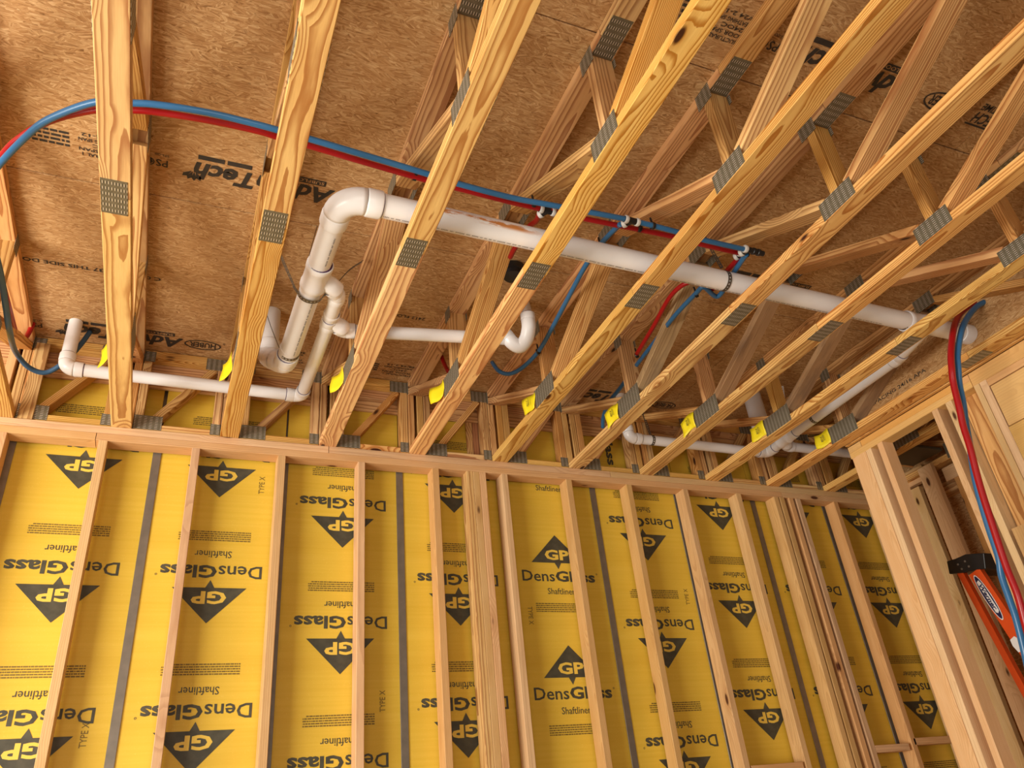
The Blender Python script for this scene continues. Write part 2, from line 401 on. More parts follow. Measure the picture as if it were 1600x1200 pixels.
def adv_row(yc, xs):
    for xa, parts in xs:
        if 'A' in parts:
            f = Flat().text('AdvanTech', -.01, .020, .535, .090, .034, .25)
            ceil_text(f, 'printed_lettering', M['ink'], xa, yc)
            b = Flat(); b.rect(-.235,-.062,-.02,-.034); b.rect(.05,-.062,.14,-.040); b.rect(.15,-.062,.245,-.040)
            ceil_text(b, 'printed_bar', M['ink'], xa, yc)
            ceil_text(Flat().text('SUBFLOORING', -.128, -.048, .2, .016, .01), 'bar_lettering', M['osb'], xa, yc).location.z -= .0003
            q = Flat()
            for a in (-.5,-.1,.3,.7): 
                c, s_ = math.cos(a+1.3), math.sin(a+1.3); q.poly([(.255+.012*c,.02+.012*s_),(.255+.045*c-.01*s_,.02+.045*s_+.01*c),(.255+.06*c,.02+.06*s_),(.255+.045*c+.01*s_,.02+.045*s_-.01*c)])
            ceil_text(q, 'printed_emblem', M['ink'], xa, yc-.0)
        if 'H' in parts:
            f = Flat().ring(0,0,.088,.042,.007).text('HUBER', 0,0,.125,.045,.02)
            f.ring(-.10,-.034,.006,.006,.002,12)
            ceil_text(f, 'printed_emblem', M['ink'], xa+.37, yc+.01)
        if 'S' in parts:
            f = Flat().text('PS', .0,.012,.042,.036,.01).ring(.045,.012,.02,.02,.004,20).poly([(.045,.03),(.06,.012),(.045,-.02),(.03,.012)])
            f.text('SFI-00', 0,-.03,.05,.012)
            ceil_text(f, 'printed_stamp', M['ink'], xa-.37, yc+.01)
        if 'T' in parts:
            f = Flat()
            for i, s_ in enumerate(('THE APA DIAMOND'[:0] or 'STRUCTURAL 1', 'FLOOR SPAN', '24OC', 'SHEATHING SPAN', '48/24 2-12')):
                f.text(s_, (i%2)*.01, .055-.024*i, .16 if len(s_) > 8 else .09, .016, .012)
            ceil_text(f, 'printed_lettering', M['ink'], xa-.56, yc+.0)
            ceil_text(Flat().lines(0,0,.12,4,.02,.011,rng), 'printed_lettering', M['ink'], xa-.74, yc, True)
adv_row(-1.335, [(.455,'AST'),(-1.0,'A'),(2.95,'AHS')])
adv_row(-.105, [(-.06,'AHS'),(2.72,'AH'),(1.3,'T'),(1.9,'T')])
adv_row(-2.52, [(2.42,'AST'),(2.50,'H')])
f = Flat().ring(0,0,.09,.09,.008,40).text('TECH',0,.012,.12,.035,.02).text('CERTIFIED',0,-.03,.12,.022,.012); 
ceil_text(Flat().text('TECH',0,.02,.13,.05,.02).text('LIFETIME',0,-.03,.15,.03,.015).rect(-.08,.05,.08,.058), 'printed_stamp', M['ink'], 3.13, -2.52)
ceil_text(Flat().text('C 042923 13:37 THIS SIDE DOWN', 0,0,.62,.024,.018), 'printed_lettering', M['ink'], -.21, -.588)
ceil_text(Flat().text('2412 FLOOR', 0,0,.2,.022,.012), 'printed_lettering', M['ink'], 1.24, -.60)

# ------------------------------------------------------------------ SETTING: back wall
wb = root('wall_back', (0,0,FZ), kind='structure')
def zboard(name, x0, x1, y0, y1, z0, z1, mat, par): return box(name, (x0,y0,z0), (x1,y1,z1), mat, par, 2)
def xboard(name, x0, x1, y0, y1, z0, z1, mat, par): return box(name, (x0,y0,z0), (x1,y1,z1), mat, par, 0)
def yboard(name, x0, x1, y0, y1, z0, z1, mat, par): return box(name, (x0,y0,z0), (x1,y1,z1), mat, par, 1)
for x0, x1 in ((-3.2,.98),(.983,2.66),(2.663,5.9)): xboard('top_plate', x0, x1, 0, W2, -.038, 0, M['spruce'], wb)
for x0, x1 in ((-3.2,-.1),(-.097,3.95),(3.953,5.9)): xboard('top_plate', x0, x1, .0, W2, -.076, -.0385, M['spruce'], wb)
studs = [-.0648+.4064*j for j in range(-7, 15)]
for x in studs:
    if abs(x-3.96+.4064*0) < .12: continue
    zboard('stud', x-.019, x+.019, 0, W2, FZ, -.0765, M['spruce'], wb)
for x in (1.758,1.7965,1.835): zboard('stud', x-.019, x+.019, .0, W2, FZ, -.0765, M['spruce'] if x > 1.76 else M['web'], wb)
for x in (3.895,3.944,4.02,4.08): zboard('stud', x-.019, x+.019, .0, W2, FZ, -.0765, M['spruce'], wb)
for x0, x1, z in ((4.10,4.36,-1.60),(4.41,4.77,-1.575),(3.215,3.555,-1.655)): xboard('nogging', x0, x1, .0, W2, z-.019, z+.019, M['spruce'], wb)
# yellow shaft-liner panels held in steel channels
YP = .108
PAN = [(-.140-.612*3, -.118,1),(-.140-.612*2,-.347,1),(-.140-.612,-.118,1),(-.140,-.118,1),(.475,-.117,1),(1.083,-.347,1),(1.692,-.121,1),(2.289,.066,-1),(2.888,-.346,1),(3.489,-.125,1),(4.09,-.122,1),(4.70,-.118,1),(5.31,-.347,1)]
ME_TRI = Flat().poly([(-.162,0),(-.02,0),(0,-.036),(.02,0),(.162,0),(0,.163)]).mesh('logo', M['yink'])
ME_GP = Flat().text('GP', 0,.046,.152,.060,.035).mesh('logo_letters', M['ygp'])
ME_DG = Flat().text('Dens', -.128,-.076,.196,.061,.012).text('Glass', .099,-.076,.246,.062,.032).ring(.236,-.058,.005,.005,.002,10).mesh('lettering', M['yink'])
ME_SH = Flat().text('Shaftliner', 0,-.160,.165,.034,.004).mesh('lettering', M['yink'])
ME_FP = Flat().lines(0,-.250,.325,5,.0105,.0058,random.Random(5)).mesh('fine_print', M['grayink'])
ME_TX = Flat().text('TYPE X', 0,0,.095,.026,.006).mesh('type_mark', M['grayink'])
for i, (cx, z0, sg) in enumerate(PAN):
    p = link('shaftliner_panel', board_mesh(H-FZ-.002, .598, .025, M['yellow'], .002), M['yellow'], wb,
             Matrix(((0,1,0,cx),(0,0,1,YP+.0125),(1,0,0,(H+FZ)/2),(0,0,0,1))))
    pw = Matrix(((0,1,0,cx),(0,0,1,YP+.0125),(1,0,0,(H+FZ)/2),(0,0,0,1)))
    for r in range(-1, 4):
        z = z0 - .612*r
        for me, nm in ((ME_TRI,'printed_logo'),(ME_GP,'logo_letters'),(ME_DG,'lettering'),(ME_SH,'lettering'),(ME_FP,'fine_print')):
            if (r == -1 and nm != 'fine_print') and z > .05 and sg == 1: continue
            if z > .30 or (sg == -1 and z > 0 and nm != 'lettering'): continue
            o = bpy.data.objects.new(nm, me); COL.objects.link(o)
            rgt = Vector((-1,0,0))*sg; up = Vector((0,0,-1))*sg; n = rgt.cross(up)
            m = Matrix((rgt, up, n)).transposed().to_4x4(); m.translation = Vector((cx, YP-.0012-(.0006 if nm=='logo_letters' else 0), z))
            o.parent = p; o.matrix_basis = pw.inverted() @ m
            if nm == 'fine_print': o['kind'] = 'stuff'
    if i in (3,4,5,7,8):
        dx, dz = {3:(.2,-1.34),4:(.195,-.2),5:(.2,-1.245),7:(-.2,-.84),8:(.22,-.72)}[i]
        o = bpy.data.objects.new('type_mark', ME_TX); COL.objects.link(o)
        rgt = Vector((0,0,-1)) if i == 7 else Vector((0,0,1)); up = Vector((1,0,0)) if i == 7 else Vector((-1,0,0)); n = rgt.cross(up)
        m = Matrix((rgt, up, n)).transposed().to_4x4(); m.translation = Vector((cx+dx, YP-.0012, dz)); o.parent = p; o.matrix_basis = pw.inverted() @ m
    # steel channel at the left joint of this panel
    jx = cx-.306
    o = zboard('steel_channel', jx-.019, jx+.019, YP-.006, YP-.001, FZ, -.055, M['hstud'], wb)
m = Matrix(((0,1,0,2.83),(0,0,-1,YP-.0018),(-1,0,0,.32),(0,0,0,1))); link('lettering', ME_DG, M['yink'], wb, m)
xboard('added_slit_cover', -3.2, 5.9, .136, .150, FZ, H, M['hstud'], wb)  # added dark sheet, keeps sky light out of the panel gaps
# end sheathing behind the joists
xboard('rim_board', -3.2, 5.9, .0895, .1045, .37, H-.002, M['web'], wb)
xboard('rim_board', -3.2, 5.9, .0895, .1045, .285, .368, M['web'], wb)

# ------------------------------------------------------------------ SETTING: right wall and what stands behind it
wr = root('wall_right', (3.99,-1.5,FZ), kind='structure')
X0 = 3.99; X1 = X0+W2
for y0, y1 in ((-.692,-.592),(-1.375,-.695),(-1.465,-1.378)): yboard('top_plate', X0, X1, y0, y1, -.038, -.001, M['header'], wr)
for y0, y1 in ((-1.465,-.592),): yboard('top_plate', X0, X1, y0, y1, -.076, -.0385, M['header'], wr)
for y0, y1, x0, x1, mt in ((-.705,-.599,X0,X0+.038,'pale'),(-.748,-.708,X0,X1,'pale'),(-.835,-.797,X0,X1,'pale'),(-1.234,-1.196,X0,X1,'pale'),(-1.325,-1.287,X0,X1,'pale'),
        (-1.500,-1.469,X0-.002,X1,'pale'),(-1.541,-1.502,X0,X1,'pale')):
    zboard('stud', x0, x1, y0, y1, FZ, -.0765, M[mt], wr)
zboard('post_board', 4.062, 4.10, -1.43, -1.33, FZ, -.0765, M['web'], wr)
yboard('header_beam', X0, X1, -3.0, -1.468, -.078, -.001, M['header'], wr)
yboard('header_beam', X0, X1, -3.0, -1.543, -.116, -.079, M['header'], wr)
yboard('header_beam', X0-.001, X1, -3.0, -1.549, -.346, -.122, M['header'], wr)
yboard('header_beam', X0+.001, X1, -3.0, -1.543, -.64, -.350, M['header'], wr)
zboard('plywood_block', X0-.018, X0-.001, -1.80, -1.354, -1.25, -.806, M['header'], wr)
# strand-board draft stop nailed over the last truss above the wall
ds = yboard('draft_stop_sheet', 3.947, 3.965, -3.0, -.60, .004, H-.001, M['osb'], wr)
yboard('ledger_strip', 3.966, 3.99, -3.0, -.60, .001, .04, M['web'], wr)
o = flat_place('printed_lettering', Flat().text('SIZED FOR SPACING 24/16 APA', 0,0,.62,.022,.014).mesh('t', M['ink']), M['ink'], (3.9462,-.98,.13), (0,-1,0), (0,0,1), wr)
# room beyond
wf = root('wall_beyond', (4.95,-.6,FZ), kind='structure')
xf = 4.95
yboard('top_plate', xf, xf+W2, -2.2, .0, -.116, -.078, M['web'], wf); yboard('top_plate', xf, xf+W2, -2.2, .0, -.155, -.117, M['web'], wf)
for y in (-.07,-.30,-.70,-1.1,-1.5,-1.9): zboard('stud', xf, xf+W2, y-.019, y+.019, FZ, -.156, M['web'], wf)
yboard('sheathing_panel', xf+.091, xf+.105, -2.2, .0, FZ, H-.03, M['osb'], wf)
zboard('stud', 4.80, 4.838, -.492, -.385, FZ, .02, M['pale'], wf)
zboard('stud', 4.88, 4.918, -.29, -.20, FZ, -.05, M['pale'], wf)
yboard('top_plate', 4.88, 4.92, -.37, -.10, .036, .075, M['spruce'], wf); yboard('top_plate', 4.88, 4.92, -.37, -.10, -.03, .030, M['pale'], wf)
for y in (-.62,-.80,-.98): zboard('stud', 4.86, 4.90, y-.05, y+.05, FZ, -.12, M['web'], wf)
yboard('top_plate', 4.85, 4.91, -1.6, -.52, -.12, -.03, M['spruce'], wf)
db = box('dark_soffit_board', (4.36,-.62,.05), (4.79,-.38,.07), M['dark'], wf, 0)
box('nailer', (4.40,-.38,.045), (4.79,-.365,.075), M['web'], wf, 0)

# ------------------------------------------------------------------ floor trusses
TLAB = {
 -2:'wooden floor truss outermost on the left, mostly outside the frame',
 -1:'floor truss cut by the left frame edge beside the dusty blue tube loop',
 0:'pale floor truss crossing the arc of the blue and red tubes at left',
 1:'floor truss with its bottom chord just left of the big white pipe elbow',
 2:'floor truss crossing the big white pipe right after its elbow',
 3:'floor truss passing between the black capped pipe and the U-shaped white trap',
 4:'floor truss crossing the middle of the big pipe, right of the blue branch',
 5:'floor truss just right of the plugged ends of the two tubes',
 6:'floor truss left of the stout upright pipe near the back wall',
 7:'floor truss just left of the slanted white branch pipe',
 8:'floor truss lying along the top of the right stud wall',
 9:'floor truss behind the right stud wall, its chord end showing in the gap',
 10:'floor truss seen through the right wall opening',
 11:'floor truss farthest to the right, in the room beyond'}
def plate(par, a, b, wdir, w):
    "connector plate from a to b, width w, lying in the plane of a-b and wdir"
    return board('connector_plate', a, b, wdir, w, .0016, M['plate'], par)
def make_truss(k):
    x = SP*k; r = root('floor_truss', (x,-2.2,0), TLAB[k], 'truss', 'open-web floor trusses under the subfloor')
    rg = random.Random(k+50)
    dx = {2:-.012}.get(k, 0)
    yend = -4.6 if k < 9 else -3.0
    def Y(a, b, z0, z1, nm, mt):
        o = yboard(nm, x-W2/2, x+W2/2, a, b, z0, z1, M[mt], r); return o
    Y(-1.589, .088, 0, TH, 'bottom_chord', 'pine'); Y(yend, -1.591, 0, TH, 'bottom_chord', 'pine')
    Y(-2.359, .088, H-TH, H-.0005, 'top_chord', 'web'); Y(yend, -2.361, H-TH, H-.0005, 'top_chord', 'web')  # browner pine puts the top chords' shade into their colour
    def web(y0, z0, y1, z1, mt='web'):
        board('web', (x,y0,z0), (x,y1,z1), (1,0,0), W2-.001, TH, M[mt], r)
    def post(y): board('post', (x,y,TH), (x,y,H-TH), (1,0,0), W2-.001, TH, M['web'], r)
    bark = {6:1,7:1,4:0}.get(k, 0)
    # end verticals: two uprights with a gap
    for s in (-1, 1): box('end_post', (x+s*.0265-.018, .012, TH), (x+s*.0265+.018, .088, H-TH), M['web'], r, 2)
    web(-.675,.085, .008,.395)
    post(-.722); 
    mt = {5:'barky',6:'barky',7:'barky',8:'barky'}.get(k,'pine')
    web(-.775,.075,-1.445,.405, mt); web(-1.535,.405,-2.205,.075, 'web'); post(-2.262)
    web(-2.318,.075,-2.99,.405, 'pine' if k < 7 else 'barky'); web(-3.08,.405,-3.75,.075); post(-3.80)
    # plates
    if k > -2:
        plate(r, (x-.004,-1.668,-.0009), (x-.004,-1.512,-.0009), (1,0,0), .078)
        plate(r, (x,-2.440,H-TH-.0009), (x,-2.283,H-TH-.0009), (1,0,0), .078)
    for s in (-1, 1):
        xs = x+s*(W2/2+.0006)
        plate(r, (xs,-.822,.054), (xs,-.607,.054), (0,0,1), .104)
        plate(r, (xs,-2.340,.042), (xs,-2.180,.042), (0,0,1), .080)
        plate(r, (xs,-1.55,H-.042), (xs,-1.43,H-.042), (0,0,1), .078)
        plate(r, (xs,-2.295,H-.04), (xs,-2.215,H-.04), (0,0,1), .075)
        plate(r, (xs,-.755,H-.04), (xs,-.685,H-.04), (0,0,1), .07)
        plate(r, (xs,-.0,H-.045), (xs,.085,H-.045), (0,0,1), .075)
    return r
TR = {k: make_truss(k) for k in KS}

# blocking panels between the truss ends
BL = {-2:'far left, mostly outside the frame', -1:'behind the left pipe elbow and the dusty blue tube', 0:'behind the left white pipe, between the first two full trusses',
 1:'behind the corner elbow of the small white pipe', 2:'under the end of the tube hanging past the trap, showing a yellow corner', 3:'with the stack of reddish squash blocks behind it',
 4:'left of the small white pipe elbow by the wall', 5:'behind the elbow end of the right small white pipe', 6:'behind the middle of the right small white pipe',
 7:'behind the slanted branch pipe fittings', 8:'behind the short pipe that runs to the right wall', 9:'hidden partly behind the right wall end post', 10:'in the room beyond the right wall'}
for k in range(-1, 10):
    xa = SP*k+W2/2+.003; xb = SP*(k+1)-W2/2-.003
    r = root('blocking_panel', ((xa+xb)/2,.05,0), 'blocking panel '+BL[k], 'blocking', 'blocking panels between the truss ends')
    yb0, yb1 = .012, .086
    xboard('rail', xa, xb, yb0, yb1, .001, .038, M['pine'], r); xboard('rail', xa, xb, yb0, yb1, H-.04, H-.002, M['pine'], r)
    zboard('post', xb-.038, xb, yb0, yb1, .038, H-.04, M['web'], r)
    zboard('post', xa, xa+.038, yb0, yb1, .038, H-.04, M['web'], r)
    board('diagonal_brace', (xa+.085,.049,.065), (xb-.06,.049,H-.075), (0,1,0), .07, .036, M['web'], r)
    for a, b, z, w in ((xa+.0,xa+.125,.045,.075),(xb-.046,xb,.040,.06),(xb-.10,xb,H-.042,.07),(xa,xa+.05,H-.04,.06)):
        plate(r, (a,yb0-.001,z), (b,yb0-.001,z), (0,0,1), w)
# squash blocks
for k, n, mt, lab in ((3,4,'web','four reddish squash blocks standing together behind a blocking panel'),(-1,1,'pine','wide squash block at the left edge above the wall plate')):
    r = root('squash_block', (SP*k+.25,.05,0), lab, 'blocking')
    x = 1.79 if k == 3 else -.43
    for i in range(n):
        if k == 3: zboard('block_board', x+.039*i, x+.039*i+.0375, .091, .104, .001, .283, M['reddish'] if i else M['pine'], r)
        else: zboard('block_board', x+.09*i, x+.09*i+.060, .0, .011, .001, H-.045, M['web'], r)

# yellow truss tags stapled to the chords
TAGL = {-1:'small yellow paper tag at the far left truss end', 0:'folded yellow paper tag on the pale leftmost full truss, above the left white pipe',1:'sliver of yellow paper tag beside the second full truss chord',2:'crumpled yellow paper tag right of the small pipe corner elbow',
 3:'narrow yellow paper tag on the truss left of the yellow corner window',4:'narrow yellow paper tag on the chord just right of the reddish squash blocks',5:'bent yellow paper tag just above the right small pipe elbow',
 6:'torn yellow paper tag with curled left edge, above the right small pipe',7:'yellow paper tag in front of the stout upright pipe',8:'flat square yellow paper tag nearest the right wall'}
for k in range(0, 9):
    rg = random.Random(k*3+1); x = SP*k-W2/2-.004 
    sd = -1
    vs = []; nx, ny = 7, 5
    for i in range(nx):
        for j in range(ny):
            u = i/(nx-1); v = j/(ny-1)
            y = -.618+.108*u*(1-.06*v)+.008*v; z = .102-.088*v+.006*math.sin(u*5+k)
            bend = (.035 if k <= 3 else .018)*u**2 + .005*math.sin(v*4+k+u*3) + .002
            if k in (5,6): z -= .02*u*u
            vs.append((x-bend, y, z))
    fs = [(i*ny+j, (i+1)*ny+j, (i+1)*ny+j+1, i*ny+j+1) for i in range(nx-1) for j in range(ny-1)]
    o = raw('truss_tag', vs, fs, M['tag'], None, True)
    md = o.modifiers.new('thick', 'SOLIDIFY'); md.thickness = .0008
    tag(o, TAGL[k], 'tag', 'yellow tags on the truss chords')
    if k >= 4:
        tx = flat_place('printed_number', Flat().text('F108', 0,0,.034,.013,.02).lines(0,.018,.04,2,.006,.003,rg).mesh('n', M['ink']), M['ink'], (x-.016 if k < 5 else x-.012, -.56, .058), (0,-.12,-1), (0,-1,.1), None)
        tx.parent = o; tx.location.x -= .006

# ------------------------------------------------------------------ pipes
def joint_ring(p, d, r, parent): 
    p = Vector(p); d = Vector(d).normalized(); return lathe('primer_ring', p-d*.002, p+d*.002, [(0,r),(1,r)], M['purple'], parent)
def hub(a, d, r, L, parent, name='socket', big=1.17):
    "socket of a fitting: opens in direction d from a"
    a = Vector(a); d = Vector(d).normalized(); R = r*big
    o = lathe(name, a, a+d*L, [(-.02,r*1.10),(0,r*1.125),(.10,R),(.9,R),(.97,R*.985),(1,R*.97)], M['pvc'], parent)
    joint_ring(a+d*(L+.0012), d, r*1.05, o); return o
def run(parent, pts, r, bend=1.5, ends=(False, False), mat=None, elbows=None):
    "pipe along pts with an elbow at every inner point"
    pts = [Vector(p) for p in pts]; n = len(pts); st = pts[0]
    for i in range(1, n):
        d = (pts[i]-pts[i-1]).normalized()
        if i < n-1:
            d2 = (pts[i+1]-pts[i]).normalized(); ang = d.angle(d2); cut = r*bend*2*math.tan(ang/2); 
            a = pts[i]-d*cut; b = pts[i]+d2*cut
            path = []
            nn = 10
            ax = d.cross(d2).normalized(); rad = cut/math.tan(ang/2); cen = a + (d2-d*d2.dot(d)).normalized()*rad
            for q in range(nn+1): path.append(cen + Matrix.Rotation(ang*q/nn, 3, ax) @ (a-cen))
            e = sweep('elbow', path, r*1.12, M['pvc'], parent, 24)
            L = r*1.25; hub(a, -d, r, L, parent, 'elbow_socket'); hub(b, d2, r, L, parent, 'elbow_socket')
            lathe('pipe_section', st, a-d*L*.6, [(0,r),(1,r)], mat or M['pvc'], parent); st = b+d2*L*.6
        else: lathe('pipe_section', st, pts[i], [(0,r),(1,r)], mat or M['pvc'], parent)
    return
def wye(parent, p, d, bd, r, rb, L=3.2, bl=2.6):
    p = Vector(p); d = Vector(d).normalized(); bd = Vector(bd).normalized()
    wb_ = lathe('wye_body', p-d*r*L*.5, p+d*r*L*.55, [(0,r*1.15),(.02,r*1.19),(.18,r*1.19),(.22,r*1.12),(.78,r*1.12),(.82,r*1.19),(.98,r*1.19),(1,r*1.15)], M['pvc'], parent)
    lathe('wye_branch', p, p+bd*rb*bl+bd*r, [(0,rb*1.1),(.55,rb*1.1),(.6,rb*1.19),(.97,rb*1.19),(1,rb*1.15)], M['pvc'], parent)
    for s in (-L*.5, L*.55): joint_ring(p+d*(r*s), d, r*1.05, wb_)

PV = root('drain_pipe', (.69,-1.6,.12), 'white plastic drain pipe network hung between the trusses, big pipe with elbow and thin branches', 'pipe')
R3 = .0445; RS = .0302
zc = .13
pa = at(590,318,2,.125); corner = at(527,303,2,.125)
c0 = Vector((.693,-1.655,.13)); mEnd = Vector((3.94,-1.585,.162)); mSt = Vector((.705,-1.672,.125))
leg0 = Vector((.672,-.60,.115))
# big pipe: wall end, leg, elbow, long run
corn = Vector((.70,-1.672,.125))
run(PV, [Vector((.60,-.53,.44)), Vector((.602,-.535,.24)), leg0+Vector((0,-.0,0))] if False else [leg0, corn, mEnd], R3, .95, mat=M['pvcs'])
run(PV, [Vector((.575,-.545,H)), Vector((.575,-.545,.115)), Vector((.672,-.545,.115))] if False else [Vector((.60,-.47,H)), Vector((.60,-.47,.20)), Vector((.668,-.56,.117)), Vector((.672,-.70,.116))], R3, .55)
# wye on the leg with the small branch
wye(PV, (.692,-1.23,.121), (-.03,1,0), (.75,.62,.0), R3, RS)
small = Vector((.808,-.27,.20))
wy2 = Vector((.807,-.90,.155))
run(PV, [Vector((.715,-1.20,.125)), Vector((.800,-1.105,.135)), wy2+Vector((0,.03,0)), small+Vector((0,.13,0)), Vector((-.262,-.155,.20)), Vector((-.262,-.155,H))], RS, .62)
wye(PV, wy2, (0,1,.06), (.78,.6,0), RS, RS, 3.4, 2.0)
run(PV, [wy2+Vector((0,.02,0)), Vector((.885,-.81,.17)), at(800,530,2,.20)], RS, .42)
tp = [at(794,528,2,.20), at(801,536,2,.175), at(812,541,2,.16), at(822,530,2,.185), at(826,512,2,.23), at(825,500,2,.27)]
sweep('trap_bend', spline(tp, 6), RS*1.13, M['pvc'], PV, 24)
hub(tp[0], tp[0]-tp[1], RS, RS*1.1, PV, 'trap_socket'); hub(tp[-1], tp[-1]-tp[-2], RS, RS*1.1, PV, 'trap_socket')
lathe('pipe_section', tp[-1], at(818,474,2,H), [(0,RS),(1,RS)], M['pvc'], PV)
# right branch
run(PV, [Vector((2.745,-.14,H)), Vector((2.745,-.15,.16)), Vector((3.785,-.15,.16)), Vector((3.775,-.40,.165)), Vector((3.75,-1.30,.165)), Vector((3.66,-1.585,.165))], RS, .62)
wye(PV, (3.56,-1.592,.160), (1,0.01,0), (.5,.75,0), R3, RS)
wye(PV, (3.775,-.33,.162), (0,1,0), (.75,.62,0), RS, RS, 3.0, 2.0)
run(PV, [Vector((3.785,-.32,.162)), Vector((3.85,-.26,.162)), Vector((4.8,-.26,.162))], RS, .45)
lathe('end_socket', (3.88,-1.586,.162), (3.945,-1.585,.162), [(0,R3*1.12),(.15,R3*1.18),(1,R3*1.18)], M['pvc'], PV)
lathe('riser_pipe', (3.60,-.345,.19), (3.60,-.345,H), [(0,.046),(.06,.055),(1,.055)], M['pvc'], PV)
# printed line of small characters on the pipes
def pipe_print(a, b, r, side, name='printed_marking'):
    a = Vector(a); b = Vector(b); d = (b-a).normalized(); s = Vector(side); s = (s-s.dot(d)*d).normalized(); L = (b-a).length
    f = Flat().glyphs(L,.0062,random.Random(int(L*100)))
    me = f.mesh(name, M['pipeink']); o = flat_place(name, me, M['pipeink'], (a+b)/2+s*(r+.0008), d, s.cross(d), PV); o['kind'] = 'stuff'
cd = (CC-Vector((1.5,-1.6,.1))).normalized()
pipe_print((.85,-1.668,.126), (2.0,-1.637,.139), R3, (0,.15,-1)); pipe_print((2.1,-1.63,.14),(3.3,-1.60,.155), R3, (0,.2,-1))
pipe_print((.686,-1.1,.119),(.675,-.72,.117), R3, (.35,-.3,-1)); pipe_print((.698,-1.5,.123),(.694,-1.33,.122), R3, (.3,-.3,-1))

# black pipe cap
o = lathe('capped_pipe', (1.615,-1.105,.405), (1.615,-1.105,H), [(0,.03),(.02,.046),(.35,.05),(.38,.060),(.8,.062),(1,.056)], M['black'], None, 12)
tag(o, 'round black capped pipe under the subfloor between the truss webs', 'pipe')

# perforated strap
def strap(label, path, across, w=.0185, group=None, n=6, smooth=True, mat='strap'):
    path = [Vector(p) for p in path]; sp = spline(path, n) if smooth else path
    # resample
    out = [sp[0]]; step = .0075; acc = 0
    for a, b in zip(sp, sp[1:]):
        L = (b-a).length
        if L == 0: continue
        t = step-acc
        while t <= L: out.append(a+(b-a)*(t/L)); t += step
        acc = (acc+L) % step
    out.append(sp[-1])
    vs = []; fs = []; ac = Vector(across)
    for i, p in enumerate(out):
        t = (out[min(i+1,len(out)-1)]-out[max(i-1,0)]).normalized(); c = (ac-ac.dot(t)*t).normalized()
        for q in (-w/2,-w*.17,w*.17,w/2): vs.append(p+c*q)
    for i in range(len(out)-1):
        for j in range(3):
            if j == 1 and i % 2 == 1: continue
            fs.append((i*4+j, (i+1)*4+j, (i+1)*4+j+1, i*4+j+1))
    o = raw('pipe_strap', vs, fs, M[mat]); md = o.modifiers.new('t','SOLIDIFY'); md.thickness = .0012
    tag(o, label, 'strap', group or 'perforated hanger straps'); return o
def around(c, ax, r, a0, a1, n=14, up=(0,0,1)):
    c = Vector(c); ax = Vector(ax).normalized(); u = Vector(up); u = (u-u.dot(ax)*ax).normalized(); v = ax.cross(u)
    return [c+u*(r*math.cos(a0+(a1-a0)*i/n))+v*(r*math.sin(a0+(a1-a0)*i/n)) for i in range(n+1)]
rr = R3+.0015
lp = around((.688,-1.115,.12), (0,1,0), rr+.007, math.radians(105), math.radians(255))
strap('perforated metal strap slung under the big pipe leg between two trusses', [(.534,-1.27,.13)][:0]+[lp[0]+Vector((.02 if lp[0].x>.69 else -.02,0,.03))]+lp+[lp[-1]+Vector((-.02 if lp[-1].x<.69 else .02,0,.03))], (0,1,0))
# straps to the trusses on both sides
sg = 1 if lp[0].x > .69 else -1
A_ = lp[0] if lp[0].x < lp[-1].x else lp[-1]; B_ = lp[-1] if lp[0].x < lp[-1].x else lp[0]
strap('perforated strap running up left from the big pipe leg to the truss', [A_, (A_.x-.03,-1.14,.145), (.535,-1.27,.18)], (0,1,.2), n=8)
strap('perforated strap running up right behind the small elbow to a truss web', [B_, (B_.x+.03,-1.12,.14), (.85,-1.07,.30), (.922,-1.02,.41)], (0,1,.2), n=8)
lp = around((.674,-.665,.117), (0,1,0), rr+.001, 0, 2*math.pi, 24); strap('perforated strap around the lower end of the big pipe leg', lp, (0,1,0), n=2)
strap('thin strap rising left from the bottom of the big pipe leg', [(.632,-.665,.12),(.58,-.70,.22),(.534,-.74,.32)], (0,1,0), .006)
lp = around((.808,-.215,.20), (0,1,.04), RS+.0015, 0, 2*math.pi, 20); strap('perforated strap around the small pipe at its corner elbow', lp, (0,1,0), n=2)
lp = around((2.37,-1.628,.143), (1,0,0), rr, math.radians(20), math.radians(340), 24); strap('perforated strap ring around the big pipe right of the middle truss', lp, (1,0,0), n=2)
strap('perforated strap hanging from a truss web down to the big pipe', [(2.355,-1.655,.19),(2.30,-1.68,.27),(2.24,-1.70,.40)], (1,0,0), n=8)
lp = around((3.405+.12,-1.59,.158), (1,0,0), rr, 0, 2*math.pi, 24)
strap('dark strap ring around the big pipe near its right end', around((3.475,-1.595,.158), (1,0,0), rr, 0, 2*math.pi, 24), (1,0,0), .010, n=2)
strap('dark strap ring on the slanted branch pipe', around((3.765,-.62,.165), (0,1,0), RS+.0015, 0, 2*math.pi, 20), (0,1,0), n=2)
strap('dark strap ring on the short pipe beside the right wall', around((4.16,-.26,.162), (1,0,0), RS+.0015, 0, 2*math.pi, 20), (1,0,0), n=2)
strap('perforated strap ring beside the elbow of the right small pipe', around((2.90,-.15,.16), (1,0,0), RS+.0015, 0, 2*math.pi, 20), (1,0,0), n=2)
strap('perforated strap rising from the right small pipe elbow to the subfloor', [(2.90,-.15,.19),(2.885,-.15,.30),(2.87,-.15,.44)], (1,0,0), n=6)
strap('pale perforated strap slanting down beside the stout upright pipe', [(3.70,-.52,.44),(3.74,-.46,.34),(3.80,-.42,.22)], (0,1,0), .016, n=6, mat='collar')

